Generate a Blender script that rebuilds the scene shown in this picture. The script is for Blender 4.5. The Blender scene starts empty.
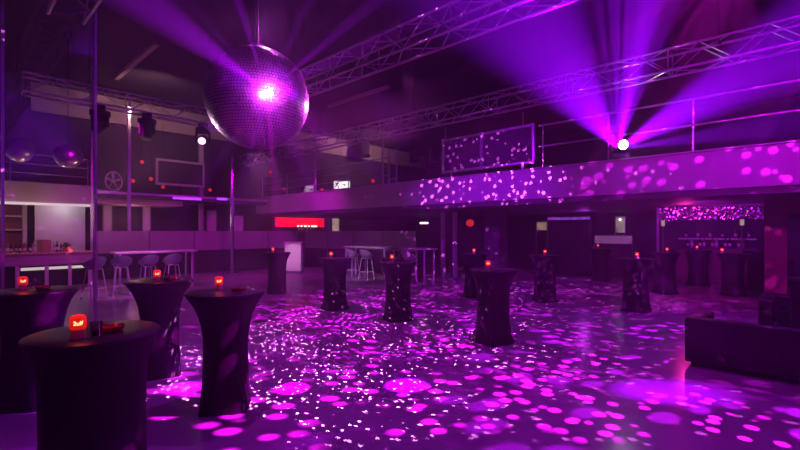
import bpy, bmesh, math, random
from mathutils import Vector, Matrix
random.seed(7)
PI = math.pi
sc = bpy.context.scene
C = sc.collection
F = 430.0
CU, CV = 0.7305, 0.683          # the viewing direction in the room's own axes (u = x, v = y)
EYE = 1.68

def at(px, d):
    """a point on the floor plan: photo column and distance -> room x, y"""
    X = (px - 400.0) / F * d
    return (0.683 * X + CU * d, -0.7305 * X + CV * d)
def hz(py, d):
    return EYE - (py - 231.0) / F * d

# ------------------------------------------------------------------ materials
def new_mat(name):
    m = bpy.data.materials.new(name); m.use_nodes = True
    nt = m.node_tree; nt.nodes.clear()
    return m, nt
def N(nt, t, **kw):
    n = nt.nodes.new(t)
    for k, v in kw.items(): setattr(n, k, v)
    return n
def surf(name, col, rough=0.5, metal=0.0, spec=0.5, var=0.12, scale=6.0, bump=0.0, sheen=0.0, rvar=0.08):
    m, nt = new_mat(name); L = nt.links.new
    out = N(nt, 'ShaderNodeOutputMaterial'); p = N(nt, 'ShaderNodeBsdfPrincipled')
    tc = N(nt, 'ShaderNodeTexCoord'); nz = N(nt, 'ShaderNodeTexNoise')
    nz.inputs['Scale'].default_value = scale; nz.inputs['Detail'].default_value = 4
    L(tc.outputs['Object'], nz.inputs['Vector'])
    cr = N(nt, 'ShaderNodeValToRGB')
    a = [max(0, c * (1 - var)) for c in col]; b = [min(1, c * (1 + var)) for c in col]
    cr.color_ramp.elements[0].position = .3; cr.color_ramp.elements[0].color = (*a, 1)
    cr.color_ramp.elements[1].position = .7; cr.color_ramp.elements[1].color = (*b, 1)
    L(nz.outputs['Fac'], cr.inputs['Fac']); L(cr.outputs['Color'], p.inputs['Base Color'])
    mr = N(nt, 'ShaderNodeMapRange')
    mr.inputs['To Min'].default_value = max(.02, rough - rvar); mr.inputs['To Max'].default_value = min(1, rough + rvar)
    L(nz.outputs['Fac'], mr.inputs['Value']); L(mr.outputs['Result'], p.inputs['Roughness'])
    p.inputs['Metallic'].default_value = metal
    p.inputs['Specular IOR Level'].default_value = spec
    if sheen: p.inputs['Sheen Weight'].default_value = sheen
    if bump:
        bp = N(nt, 'ShaderNodeBump'); bp.inputs['Strength'].default_value = bump; bp.inputs['Distance'].default_value = .01
        L(nz.outputs['Fac'], bp.inputs['Height']); L(bp.outputs['Normal'], p.inputs['Normal'])
    L(p.outputs['BSDF'], out.inputs['Surface'])
    return m
def glow(name, col, strength, base=(.3, .3, .3), vscale=0.0):
    """something that gives off light"""
    m, nt = new_mat(name); L = nt.links.new
    out = N(nt, 'ShaderNodeOutputMaterial'); p = N(nt, 'ShaderNodeBsdfPrincipled')
    p.inputs['Base Color'].default_value = (*base, 1); p.inputs['Roughness'].default_value = .4
    p.inputs['Emission Color'].default_value = (*col, 1)
    p.inputs['Emission Strength'].default_value = strength
    if vscale:
        tc = N(nt, 'ShaderNodeTexCoord'); nz = N(nt, 'ShaderNodeTexNoise'); nz.inputs['Scale'].default_value = vscale
        L(tc.outputs['Object'], nz.inputs['Vector'])
        mr = N(nt, 'ShaderNodeMapRange'); mr.inputs['From Min'].default_value = .3; mr.inputs['From Max'].default_value = .7
        mr.inputs['To Min'].default_value = strength * .4; mr.inputs['To Max'].default_value = strength * 1.3
        L(nz.outputs['Fac'], mr.inputs['Value']); L(mr.outputs['Result'], p.inputs['Emission Strength'])
    L(p.outputs['BSDF'], out.inputs['Surface'])
    return m
def glass(name, tint=(.95, .93, .97), refl=.10, rough=.02):
    m, nt = new_mat(name); L = nt.links.new
    out = N(nt, 'ShaderNodeOutputMaterial'); mx = N(nt, 'ShaderNodeMixShader')
    t = N(nt, 'ShaderNodeBsdfTransparent'); t.inputs['Color'].default_value = (*tint, 1)
    g = N(nt, 'ShaderNodeBsdfGlossy'); g.inputs['Roughness'].default_value = rough
    lw = N(nt, 'ShaderNodeFresnel'); lw.inputs['IOR'].default_value = 1.45
    ad = N(nt, 'ShaderNodeMath', operation='ADD'); ad.inputs[1].default_value = refl - .04; ad.use_clamp = True
    L(lw.outputs['Fac'], ad.inputs[0]); L(ad.outputs[0], mx.inputs['Fac'])
    L(t.outputs[0], mx.inputs[1]); L(g.outputs[0], mx.inputs[2]); L(mx.outputs[0], out.inputs['Surface'])
    return m
def frosted(name, col, trans=.35):
    m, nt = new_mat(name); L = nt.links.new
    out = N(nt, 'ShaderNodeOutputMaterial'); mx = N(nt, 'ShaderNodeMixShader'); mx.inputs['Fac'].default_value = trans
    p = N(nt, 'ShaderNodeBsdfPrincipled'); p.inputs['Base Color'].default_value = (*col, 1); p.inputs['Roughness'].default_value = .35
    t = N(nt, 'ShaderNodeBsdfTranslucent'); t.inputs['Color'].default_value = (*col, 1)
    L(p.outputs[0], mx.inputs[1]); L(t.outputs[0], mx.inputs[2]); L(mx.outputs[0], out.inputs['Surface'])
    return m
def facets(name, col, rough, scale, tilt):
    """metal glints imitating reflected light spots: every cell of the pattern faces a slightly different way"""
    m, nt = new_mat(name); L = nt.links.new
    out = N(nt, 'ShaderNodeOutputMaterial'); p = N(nt, 'ShaderNodeBsdfPrincipled')
    p.inputs['Base Color'].default_value = (*col, 1); p.inputs['Metallic'].default_value = 1; p.inputs['Roughness'].default_value = rough
    tc = N(nt, 'ShaderNodeTexCoord'); v = N(nt, 'ShaderNodeTexVoronoi'); v.inputs['Scale'].default_value = scale
    L(tc.outputs['Object'], v.inputs['Vector'])
    sb = N(nt, 'ShaderNodeVectorMath', operation='SUBTRACT'); sb.inputs[1].default_value = (.5, .5, .5)
    ml = N(nt, 'ShaderNodeVectorMath', operation='SCALE'); ml.inputs['Scale'].default_value = tilt
    ad = N(nt, 'ShaderNodeVectorMath', operation='ADD'); nm = N(nt, 'ShaderNodeVectorMath', operation='NORMALIZE')
    ge = N(nt, 'ShaderNodeNewGeometry')
    L(v.outputs['Color'], sb.inputs[0]); L(sb.outputs[0], ml.inputs[0]); L(ml.outputs[0], ad.inputs[0]); L(ge.outputs['Normal'], ad.inputs[1])
    L(ad.outputs[0], nm.inputs[0]); L(nm.outputs[0], p.inputs['Normal']); L(p.outputs[0], out.inputs['Surface'])
    return m

M = dict(
    floor=surf('dance_floor_tile', (.42, .37, .43), .20, spec=.5, var=.10, scale=1.3, rvar=.06),
    ceiling=surf('black_ceiling_paint', (.045, .035, .05), .8, scale=2),
    wall=surf('dark_wall_paint', (.06, .045, .065), .7, scale=2),
    band=surf('beige_wall_paint', (.55, .46, .42), .7, scale=1.2, var=.08),
    parapet=surf('pale_parapet_paint', (.50, .44, .50), .45, scale=1.5, var=.06),
    soffit=surf('soffit_paint', (.10, .07, .11), .6, scale=2),
    maroon=surf('maroon_tint', (.20, .045, .08), .6, scale=2),
    spandex=surf('black_spandex', (.016, .013, .018), .62, spec=.25, scale=14, var=.25, bump=.15),
    tabletop=surf('black_table_cap', (.02, .017, .022), .38, scale=10),
    alu=surf('aluminium_tube', (.62, .60, .66), .36, metal=1, scale=12, var=.1),
    chrome=surf('chrome_tube', (.80, .78, .84), .16, metal=1, scale=10, var=.05),
    blackmetal=surf('black_metal', (.022, .02, .026), .45, scale=12),
    blackplastic=surf('black_plastic', (.03, .027, .034), .38, scale=10),
    leather=surf('black_leather', (.012, .009, .014), .48, spec=.4, scale=22, bump=.25),
    white=surf('white_lacquer', (.78, .75, .78), .35, scale=4, var=.04),
    lav=surf('pale_shell_plastic', (.58, .54, .64), .32, scale=5, var=.05),
    whitemetal=surf('white_metal', (.82, .80, .84), .3, scale=8, var=.04),
    mirror=surf('mirror_tile', (.90, .88, .92), .30, metal=1, var=.03, rvar=.08, scale=30),
    grey=surf('grey_metal', (.30, .28, .32), .4, metal=1, scale=9),
    glass=glass('clear_glass', (.93, .90, .95), .07),
    thin=glass('thin_glass', (.85, .80, .82), .12),
    frost=frosted('frosted_film', (.50, .42, .52)),
    jar=frosted('frosted_jar', (.62, .50, .50), .5),
    bottle_green=surf('green_bottle_glass', (.05, .12, .05), .1, spec=.8),
    bottle_dark=surf('dark_bottle_glass', (.04, .02, .03), .1, spec=.8),
    bottle_clear=surf('pale_bottle_glass', (.55, .52, .50), .1, spec=.8),
    bottle_amber=surf('amber_bottle_glass', (.35, .14, .04), .1, spec=.8),
    wood=surf('pale_counter_wood', (.62, .45, .28), .4, scale=9, var=.2),
    wicker=surf('straw_basket', (.50, .40, .20), .8, scale=40, var=.4, bump=.4),
    leaf=surf('plant_leaf', (.14, .22, .06), .5, scale=12, var=.4),
    ash=surf('red_dish_glass', (.55, .03, .03), .15, spec=.7),
    glint=facets('glint_panel', (.75, .70, .80), .22, 30, 1.1),  # tilted metal cells imitating light spots in a mirror reflection
    red=glow('red_lamp_shade', (1, .018, .002), .85, (.5, .03, .02), 12),
    redtxt=glow('lamp_lettering', (1, .45, .22), 3.0),
    redsmall=glow('red_lantern_glow', (1, .03, .01), .6, (.5, .03, .02)),
    redbar=glow('red_light_box', (1, .004, .02), 1.6, (.5, .02, .02), 1.5),
    exitw=glow('exit_sign_face', (1, 1, .96), 1.25),
    exitd=glow('exit_sign_dim_face', (.9, .9, .85), .30, vscale=5),
    warm=glow('warm_lit_panel', (1, .75, .45), .35, vscale=2),
    warmw=glow('warm_white_lamp', (1, .88, .70), 2.5),
    violet=glow('violet_tube', (.42, .03, 1), 2.0, vscale=2),
    lens=glow('fixture_lens', (1, .82, 1), 60),
    lenssmall=glow('small_fixture_lens', (1, .55, 1), 2.2),
    stripw=glow('white_light_strip', (1, .86, .80), .9),
)

# ------------------------------------------------------------------ mesh helpers
def box(bm, cx, cy, cz, sx, sy, sz, rz=0.0, bev=0.0):
    r = bmesh.ops.create_cube(bm, size=1.0)
    mt = Matrix.Translation((cx, cy, cz)) @ Matrix.Rotation(rz, 4, 'Z') @ Matrix.Diagonal((sx, sy, sz, 1))
    bmesh.ops.transform(bm, matrix=mt, verts=r['verts'])
    if bev:
        es = list({e for v in r['verts'] for e in v.link_edges})
        bmesh.ops.bevel(bm, geom=es, offset=bev, segments=3, affect='EDGES', profile=.6)
def bx(bm, x0, x1, y0, y1, z0, z1, bev=0.0):
    box(bm, (x0 + x1) / 2, (y0 + y1) / 2, (z0 + z1) / 2, abs(x1 - x0), abs(y1 - y0), abs(z1 - z0), 0, bev)
def tube(bm, p0, p1, r, seg=8, r1=None):
    p0, p1 = Vector(p0), Vector(p1); d = p1 - p0; L = d.length
    if L < 1e-6: return
    q = d.to_track_quat('Z', 'Y').to_matrix().to_4x4()
    bmesh.ops.create_cone(bm, cap_ends=True, segments=seg, radius1=r, radius2=r if r1 is None else r1, depth=L,
                          matrix=Matrix.Translation((p0 + p1) / 2) @ q)
def path(bm, pts, r, seg=8):
    for a, b in zip(pts[:-1], pts[1:]): tube(bm, a, b, r, seg)
    for p in pts[1:-1]: bmesh.ops.create_uvsphere(bm, u_segments=seg, v_segments=6, radius=r, matrix=Matrix.Translation(p))
def lathe(bm, prof, seg=32, fn=None, cap=True, off=(0, 0, 0)):
    rings = []
    for (r, z) in prof:
        ring = []
        for k in range(seg):
            a = 2 * PI * k / seg
            rr = r * (fn(a, z) if fn else 1)
            ring.append(bm.verts.new((off[0] + rr * math.cos(a), off[1] + rr * math.sin(a), off[2] + z)))
        rings.append(ring)
    for a, b in zip(rings[:-1], rings[1:]):
        for k in range(seg):
            bm.faces.new((a[k], a[(k + 1) % seg], b[(k + 1) % seg], b[k]))
    if cap:
        bm.faces.new(list(reversed(rings[0]))); bm.faces.new(rings[-1])
def ball(bm, c, r, u=16, v=10):
    bmesh.ops.create_uvsphere(bm, u_segments=u, v_segments=v, radius=r, matrix=Matrix.Translation(c))
def obj(name, bm, mat, parent=None, smooth=True, recalc=True):
    if recalc: bmesh.ops.recalc_face_normals(bm, faces=bm.faces)
    me = bpy.data.meshes.new(name); bm.to_mesh(me); bm.free()
    o = bpy.data.objects.new(name, me); C.objects.link(o)
    me.materials.append(M[mat] if isinstance(mat, str) else mat)
    if smooth:
        for p in me.polygons: p.use_smooth = True
        try: me.set_sharp_from_angle(angle=math.radians(38))
        except Exception: pass
    if parent: o.parent = parent
    return o
def nb(): return bmesh.new()
def tag(o, label, cat, group=None, kind=None):
    o['label'] = label; o['category'] = cat
    if group: o['group'] = group
    if kind: o['kind'] = kind
    return o
def thing(name, label, cat, loc=(0, 0, 0), rz=0.0, group=None):
    o = bpy.data.objects.new(name, None); C.objects.link(o); o.empty_display_size = .1
    o.location = loc; o.rotation_euler = (0, 0, rz)
    return tag(o, label, cat, group)
def struct(name, bm, mat, label=None, cat=None, smooth=False):
    o = obj(name, bm, mat, None, smooth); o['kind'] = 'structure'
    if label: o['label'] = label
    if cat: o['category'] = cat
    return o
def dup(root, loc, rz, label, group=None, scale=None):
    r = root.copy(); C.objects.link(r); r.location = loc; r.rotation_euler = (0, 0, rz); r['label'] = label
    if group: r['group'] = group
    if scale: r.scale = (scale, scale, scale)
    for ch in list(root.children):
        c = ch.copy(); C.objects.link(c); c.parent = r
        for g in list(ch.children):
            d = g.copy(); C.objects.link(d); d.parent = c
    return r

# ------------------------------------------------------------------ the room
U0, U1, V0, V1, HC = -5.0, 24.0, -7.0, 20.0, 7.2
b = nb(); bx(b, U0, U1, V0, V1, -.2, 0); struct('floor', b, 'floor', 'glossy dark tiled dance floor sprinkled with light spots', 'floor')
b = nb(); bx(b, U0, U1, V0, V1, HC, HC + .2); struct('ceiling', b, 'ceiling', 'black ceiling high above the dance floor', 'ceiling')
b = nb(); bx(b, U0 - .2, U1 + .2, V1, V1 + .2, 0, HC); struct('wall_back', b, 'wall', 'dark back wall of the club behind the bar', 'wall')
b = nb(); bx(b, U1, U1 + .2, V0, V1, 0, HC); struct('wall_right', b, 'wall', 'dark upper wall far behind the long balcony', 'wall')
b = nb(); bx(b, U0 - .2, U0, V0, V1, 0, HC); struct('wall_left', b, 'wall', 'dark side wall left of the camera', 'wall')
b = nb(); bx(b, U0 - .2, U1 + .2, V0 - .2, V0, 0, HC); struct('wall_front', b, 'wall', 'dark wall behind the camera', 'wall')
b = nb(); bx(b, 2.2, 11.5, 19.90, 20, 5.95, 6.95); struct('trim_1', b, 'band', 'beige painted band high on the back wall beside the hanging fixtures', 'wall band')
b = nb(); bx(b, 11.5, 24, 19.90, 20, 6.15, 7.1); struct('trim_2', b, 'band', 'beige painted band high on the wall above the exit signs', 'wall band')

# the long balcony on the right: solid parapet and slab
BU, BZ0, BZ1, BV0, BV1 = 10.16, 2.36, 3.23, -7.0, 18.8
b = nb(); bx(b, BU, BU + .16, BV0, BV1, BZ0 + .13, BZ1); bx(b, BU - .05, BU + .21, BV0, BV1, BZ1, BZ1 + .025)
struct('balcony_parapet', b, 'parapet', 'pale solid front of the long balcony, dotted with light', 'balcony front')
b = nb(); bx(b, BU + .04, U1, BV0, BV1, BZ0, BZ0 + .22); struct('balcony_slab', b, 'soffit', 'dark floor slab under the long balcony', 'balcony')
b = nb(); bx(b, 17.5, 17.65, V0, 15.2, 0, BZ0); struct('wall_bar', b, 'wall', 'dark wall at the back of the space under the balcony', 'wall')
# the bar balcony on the left
b = nb(); bx(b, -5, 3.55, 17.5, 17.66, 2.55, 3.2); struct('bar_balcony_front', b, 'parapet', 'plain pale balcony front above the bar, seen through the glass', 'balcony front')
b = nb(); bx(b, -5, 10.1, 17.66, 20, 2.86, 3.06); struct('bar_balcony_slab', b, 'soffit', 'dark slab of the upper floor above the lounge at the back', 'balcony')
b = nb(); bx(b, 3.55, 10.1, 17.58, 17.66, 2.98, 3.07); struct('trim_3', b, 'alu', 'thin metal edge along the upper floor above the white stools', 'trim')
b = nb(); bx(b, -5, 3.55, 17.47, 17.50, 2.49, 2.57); struct('trim_4', b, 'stripw', 'cream light strip along the bottom of the bar balcony front', 'light strip')
# pillars
def pillar(px, d, w, z1, mat, label, name='pillar', dep=None):
    u, v = at(px, d); b = nb(); bx(b, u - w / 2, u + w / 2, v - (dep or w) / 2, v + (dep or w) / 2, 0, z1, .015)
    struct(name, b, mat, label, 'pillar')
pillar(496, 13.3, .52, BZ0, 'wall', 'dark square pillar under the balcony left of the dark tables')
pillar(776, 8.9, .36, BZ0, 'maroon', 'maroon pillar under the balcony beside the sequin reflection band')  # the maroon takes in the reddish light on the pillar
b = nb(); bx(b, 11.42, 11.6, -4, .50, 2.02, BZ0); struct('balcony_beam', b, 'maroon', 'dropped beam coloured with red light under the balcony right of the pillar', 'beam')  # red light on the soffit is put into this maroon colour
b = nb(); bx(b, 3.45, 3.57, 17.40, 17.5, 0, 7.2); struct('trim_5', b, 'alu')
u, v = at(129, 15.2); b = nb(); bx(b, u - .05, u + .05, v - .05, v + .05, 0, 6.05); struct('trim_6', b, 'alu', 'slim pale post behind the white bar stools', 'post')
u, v = at(201, 18.4); b = nb(); bx(b, u - .08, u + .08, v - .08, v + .08, 0, 6.0); struct('trim_7', b, 'parapet', 'slim pale post right of the upstairs screen', 'post')
u, v = at(232, 17.0); b = nb(); tube(b, (u, v, 0), (u, v, 4.7), .085, 16); tube(b, (u, v, 0), (u, v, .05), .2, 16)
struct('trim_8', b, 'chrome', 'round shiny column below the mirror ball', 'column', True)
# ceiling beams
for k, (u, v0, v1, s) in enumerate(((4.3, 13.7, 17.9, 'left of the mirror ball'), (11.6, 11.4, 15.2, 'right of the mirror ball'))):
    b = nb(); bx(b, u - .07, u + .07, v0, v1, HC - .12, HC); struct('trim_%d' % (9 + k), b, 'band', 'short pale duct on the ceiling ' + s, 'duct')

# ------------------------------------------------------------------ tall glass partition on the left
GV = 7.8
t = thing('glass_partition', 'tall clear glass partition with slim metal edges in front of the bar', 'glass partition', (1.08, GV, 0))
b = nb(); bx(b, -.48, .50, -.006, .006, .04, 7.15); obj('pane', b, 'glass', t, False)
for x in (-.51, .52):
    b = nb(); bx(b, x - .018, x + .018, -.03, .03, 0, HC); obj('post', b, 'alu', t, False)
b = nb(); bx(b, -.49, .50, -.03, .03, 0, .05); obj('floor_rail', b, 'alu', t, False)

# ------------------------------------------------------------------ frosted screens round the lounge
def screen(name, p0, p1, label, n):
    p0, p1 = Vector((*p0, 0)), Vector((*p1, 0)); d = p1 - p0; L = d.length; rz = math.atan2(d.y, d.x)
    t = thing(name, label, 'screen', p0, rz, 'frosted glass screens')
    for k in range(n):
        a, c = L * k / n, L * (k + 1) / n
        b = nb(); bx(b, a + .02, c - .02, -.008, .008, .92, EYE); obj('frosted_panel', b, 'frost', t, False)
        b = nb(); bx(b, a + .02, c - .02, -.012, .012, .04, .92); obj('dark_panel', b, 'blackplastic', t, False)
    for k in range(n + 1):
        a = L * k / n
        b = nb(); bx(b, a - .02, a + .02, -.025, .025, 0, EYE + .02); obj('post', b, 'grey', t, False)
screen('glass_screen', (3.6, 17.3), (11.5, 17.3), 'long frosted screen behind the white bar stools and shiny column', 5)
screen('glass_screen', (11.75, 17.1), (11.75, 10.2), 'frosted screen under the balcony behind the white high tables', 4)

# ------------------------------------------------------------------ trusses
def truss(label, p0, p1, ztop, w=.40):
    p0, p1 = Vector((*p0, ztop)), Vector((*p1, ztop)); d = p1 - p0; L = d.length; rz = math.atan2(d.y, d.x)
    t = thing('lighting_truss', label, 'truss', p0, rz)
    h = w / 2
    for y in (-h, h):
        for z in (0, -w):
            b = nb(); tube(b, (0, y, z), (L, y, z), .027, 10); obj('chord', b, 'alu', t)
    n = int(round(L / .48)); st = L / n
    for nm, f in (('side_lattice', lambda s: ((s, -h, 0), (s, -h, -w))), ('side_lattice', lambda s: ((s, h, 0), (s, h, -w))),
                  ('top_lattice', lambda s: ((s, -h, 0), (s, h, 0))), ('bottom_lattice', lambda s: ((s, -h, -w), (s, h, -w)))):
        b = nb()
        for k in range(n):
            a0, a1 = f(k * st); b0, b1 = f((k + 1) * st)
            tube(b, a0 if k % 2 else a1, b1 if k % 2 else b0, .012, 6)
            if k % 4 == 0: tube(b, a0, a1, .012, 6)
        obj(nm, b, 'alu', t)
    for s in (L * .15, L * .5, L * .85):
        b = nb(); tube(b, (s, 0, 0), (s, 0, HC - ztop), .008, 6); tube(b, (s, -h, 0), (s, h, 0), .02, 8); obj('hanging_cable', b, 'blackmetal', t)
    return t
truss('long truss rising to the top edge, just right of the mirror ball', (5.3, -2), (5.3, 11.9), 5.02)
truss('long truss running above the balcony front and its framed screens', (9.4, -2), (9.4, 18.5), 5.05)
truss('cross truss behind the mirror ball carrying the moving lights', (1.2, 12.2), (9.1, 12.2), 5.05)
truss('truss end showing through the top of the glass partition', (1.2, -2), (1.2, 7.5), 5.05)

# two-pipe rail on the balcony front, right of the screens
t = thing('pipe_rail', 'two-pipe metal rail above the balcony front right of the framed screens', 'rail', (BU + .18, 0, 0))
for z in (4.34, 3.81):
    b = nb(); tube(b, (0, -3, z), (0, 4.85, z), .028, 10); obj('pipe', b, 'alu', t)
for v in (4.75, 3.2, 1.6, 0, -1.6):
    b = nb(); tube(b, (0, v, BZ1), (0, v, 4.36), .02, 8); obj('post', b, 'alu', t)
for px, lab in ((315, 'slim metal pole on the balcony front left of the bright exit sign'), (382, 'slim metal pole on the balcony front right of the bright exit sign')):
    d = BU / (0.683 * (px - 400) / F + CU); u, v = at(px, d)
    t = thing('balcony_pole', lab, 'pole', (u + .035, v, BZ1 + .025))
    b = nb(); tube(b, (0, 0, 0), (0, 0, 1.75), .03, 10); obj('pole', b, 'alu', t)
    b = nb(); tube(b, (0, 0, 0), (0, 0, .03), .06, 12); obj('base_plate', b, 'alu', t)
d = BU / (0.683 * (392 - 400) / F + CU); u, v = at(392, d)
t = thing('balcony_gate', 'narrow upright metal frame on the balcony front near the framed screens', 'frame', (u + .035, v, BZ1 + .025))
for y in (-.17, .17):
    b = nb(); tube(b, (0, y, 0), (0, y, 1.1), .028, 10); obj('post', b, 'alu', t)
for z in (.14, 1.08):
    b = nb(); tube(b, (0, -.17, z), (0, .17, z), .022, 8); obj('crossbar', b, 'alu', t)

# upstairs railing on the left (three thin rails)
def railing(p0, p1, z0, label, zs=(.28, .58, .88)):
    p0, p1 = Vector((*p0, z0)), Vector((*p1, z0)); d = p1 - p0; L = d.length
    t = thing('balcony_railing', label, 'railing', p0, math.atan2(d.y, d.x))
    n = max(2, int(L / 1.9))
    for k in range(n + 1):
        b = nb(); tube(b, (L * k / n, 0, 0), (L * k / n, 0, zs[-1]), .02, 8); obj('post', b, 'alu', t)
    for z in zs:
        b = nb(); tube(b, (0, 0, z), (L, 0, z), .014, 8); obj('rail', b, 'alu', t)
railing((-.5, 17.58), (3.4, 17.58), 3.2, 'thin rails above the bar balcony, behind the two small mirror balls')
railing((BU + .18, 10.2), (BU + .18, 18.5), BZ1 + .025, 'thin-wired railing on the far end of the long balcony', (.3, .6, .9))

# ------------------------------------------------------------------ framed screens on the balcony front
su, sv0, sv1 = 10.4, 5.02, 7.91
t = thing('framed_screen', 'wide double framed dark screen hung above the balcony front', 'screen', (su, (sv0 + sv1) / 2, 0))
hw = (sv1 - sv0) / 2
for s in (-1, 1):
    b = nb(); bx(b, -.02, .03, min(0, s * hw), max(0, s * hw), 3.46, 4.39)
    obj('dark_panel', b, surf('screen_fabric', (.05, .035, .055), .6, scale=8), t, False)
for z in (3.45, 4.40):
    b = nb(); bx(b, -.06, .05, -hw, hw, z - .035, z + .035, .008); obj('rail', b, 'alu', t, False)
for y in (-hw, .10, hw):
    b = nb(); bx(b, -.065, .055, y - .04, y + .04, 3.4, 4.45, .008); obj('upright', b, 'alu', t, False)
for y in (-hw + .3, hw - .06):
    b = nb(); tube(b, (0, y, 4.4), (0, y, 4.78), .018, 8); obj('hook', b, 'alu', t)
for y in (-hw + .3, hw - .3):
    b = nb(); bx(b, -.03, .03, y - .03, y + .03, BZ1, 3.45); obj('bracket', b, 'alu', t, False)

# ------------------------------------------------------------------ moving head lights
def moving_head(label, loc, rz, tilt, hang=True, lens='blackplastic', group=None):
    """origin = clamp point (hanging) or foot (standing)"""
    t = thing('hanging_spotlight' if hang else 'moving_spotlight', label, 'stage light', loc, rz, group)
    s = -1 if hang else 1
    b = nb(); box(b, 0, 0, s * .07, .34, .26, .12, 0, .02); obj('base', b, 'blackplastic', t)
    b = nb()
    if hang: box(b, 0, 0, .06, .24, .05, .12, 0, .012)
    else:
        for x in (-.12, .12):
            for y in (-.09, .09): tube(b, (x, y, 0), (x, y, .02), .02, 8)
    obj('clamp' if hang else 'feet', b, 'blackmetal', t)
    b = nb()
    for x in (-.165, .165): box(b, x, 0, s * .26, .045, .10, .28, 0, .012)
    box(b, 0, 0, s * .14, .36, .10, .04, 0, .01)
    obj('yoke', b, 'blackplastic', t)
    hd = bpy.data.objects.new('head', None)
    b = nb()
    lathe(b, [(.06, -.19), (.10, -.17), (.13, -.10), (.135, .05), (.12, .10), (.125, .15), (.12, .19), (.10, .19)], 20)
    for v in b.verts:
        v.co = Matrix.Rotation(tilt, 3, 'X') @ Vector((v.co.x, v.co.y, v.co.z)) + Vector((0, 0, s * .33))
    h = obj('head', b, 'blackplastic', t)
    bpy.data.objects.remove(hd)
    b = nb(); lathe(b, [(.10, .185), (.095, .196), (.05, .205), (.01, .208)], 20)
    for v in b.verts:
        v.co = Matrix.Rotation(tilt, 3, 'X') @ Vector((v.co.x, v.co.y, v.co.z)) + Vector((0, 0, s * .33))
    obj('lens', b, lens, h)
    return t
cz = 5.05 - .40 - .027 - .12
for px, lab, tl, ln in ((100, 'black moving light on the cross truss nearest the glass partition', 2.4, 'blackplastic'),
                        (147, 'black moving light at the middle of the cross truss', 2.9, 'blackplastic'),
                        (203, 'lit moving light on the cross truss beside the mirror ball', 1.9, 'lenssmall')):
    d = 12.0 / (-0.7305 * (px - 400) / F + CV); u, v = at(px, d)
    moving_head(lab, (u, v, cz), -46.9 / 180 * PI if ln != 'lenssmall' else -.55, tl, True, ln)
hd_u, hd_v = at(618, 9.45)
moving_head('bright moving light standing on the balcony front, throwing violet beams', (BU + .08, hd_v, BZ1 + .025), -46.9 / 180 * PI, 1.75, False, 'lens')

# more black fixtures seen against the beige band
for px, py, d, lab in ((366, 150, 25.5, 'black fixture against the beige band left of the balcony pole'),
                       (414, 156, 25.5, 'black fixture hanging left of the framed screens'),
                       (434, 155, 25.5, 'black fixture hanging beside the framed screens')):
    u, v = at(px, d); z = hz(py, d)
    t = thing('hanging_fixture', lab, 'stage light', (u, v, HC))
    b = nb(); tube(b, (0, 0, 0), (0, 0, z + .3 - HC), .03, 8); obj('pipe', b, 'blackmetal', t)
    b = nb(); box(b, 0, 0, z - HC, .9, .5, .75, .8, .05); obj('housing', b, 'blackplastic', t)

# ------------------------------------------------------------------ mirror balls
def mirror_tiles(R, tile, jit=.010):
    b = nb(); n = int(PI * R / tile)
    for i in range(n):
        a0, a1 = PI * (i + .06) / n, PI * (i + .94) / n
        am = (a0 + a1) / 2; m = max(4, int(2 * PI * R * math.sin(am) / tile)); o = random.random() * 6
        for k in range(m):
            p0, p1 = 2 * PI * (k + .06) / m + o, 2 * PI * (k + .94) / m + o
            vs = []
            for (a, p) in ((a0, p0), (a1, p0), (a1, p1), (a0, p1)):
                vs.append(Vector((R * math.sin(a) * math.cos(p), R * math.sin(a) * math.sin(p), R * math.cos(a))))
            c = sum(vs, Vector()) / 4; nn = c.normalized()
            ax = Vector((random.gauss(0, 1), random.gauss(0, 1), random.gauss(0, 1))).normalized()
            q = Matrix.Rotation(random.gauss(0, jit), 3, ax)
            vv = [b.verts.new(c + q @ (x - c) + nn * .004) for x in vs]
            b.faces.new(vv)
    return b
def mirror_ball(label, c, R, tile, top, jit=.032, group=None):
    t = thing('mirror_ball', label, 'mirror ball', c, .3, group)
    b = nb(); ball(b, (0, 0, 0), R - .004, 64, 40); obj('core', b, 'blackplastic', t)
    obj('mirror_tiles', mirror_tiles(R, tile, jit), 'mirror', t, False, False)
    b = nb(); tube(b, (0, 0, R - .02), (0, 0, R + .05 * R + .02), R * .13, 20); obj('cap', b, 'grey', t)
    b = nb(); tube(b, (0, 0, R), (0, 0, top - c[2] - .1), .010, 8); obj('cable', b, 'blackmetal', t)
    b = nb(); tube(b, (0, 0, top - c[2] - .16), (0, 0, top - c[2]), .09, 16); obj('motor', b, 'blackplastic', t)
    return t
bd = 5.2; bu, bv = at(258, bd); bz = hz(99, bd); BR = .60
mirror_ball('large mirror ball with a bright flare hanging over the dance floor', (bu, bv, bz), BR, .034, HC)
for px, py, lab in ((19, 150, 'small mirror ball behind the glass, nearer the left edge'), (68, 156, 'small mirror ball behind the glass, nearer the metal post')):
    d = 12.0; u, v = at(px, d)
    mirror_ball(lab, (u, v, hz(py, d)), .33, .04, HC, .02)

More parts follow.
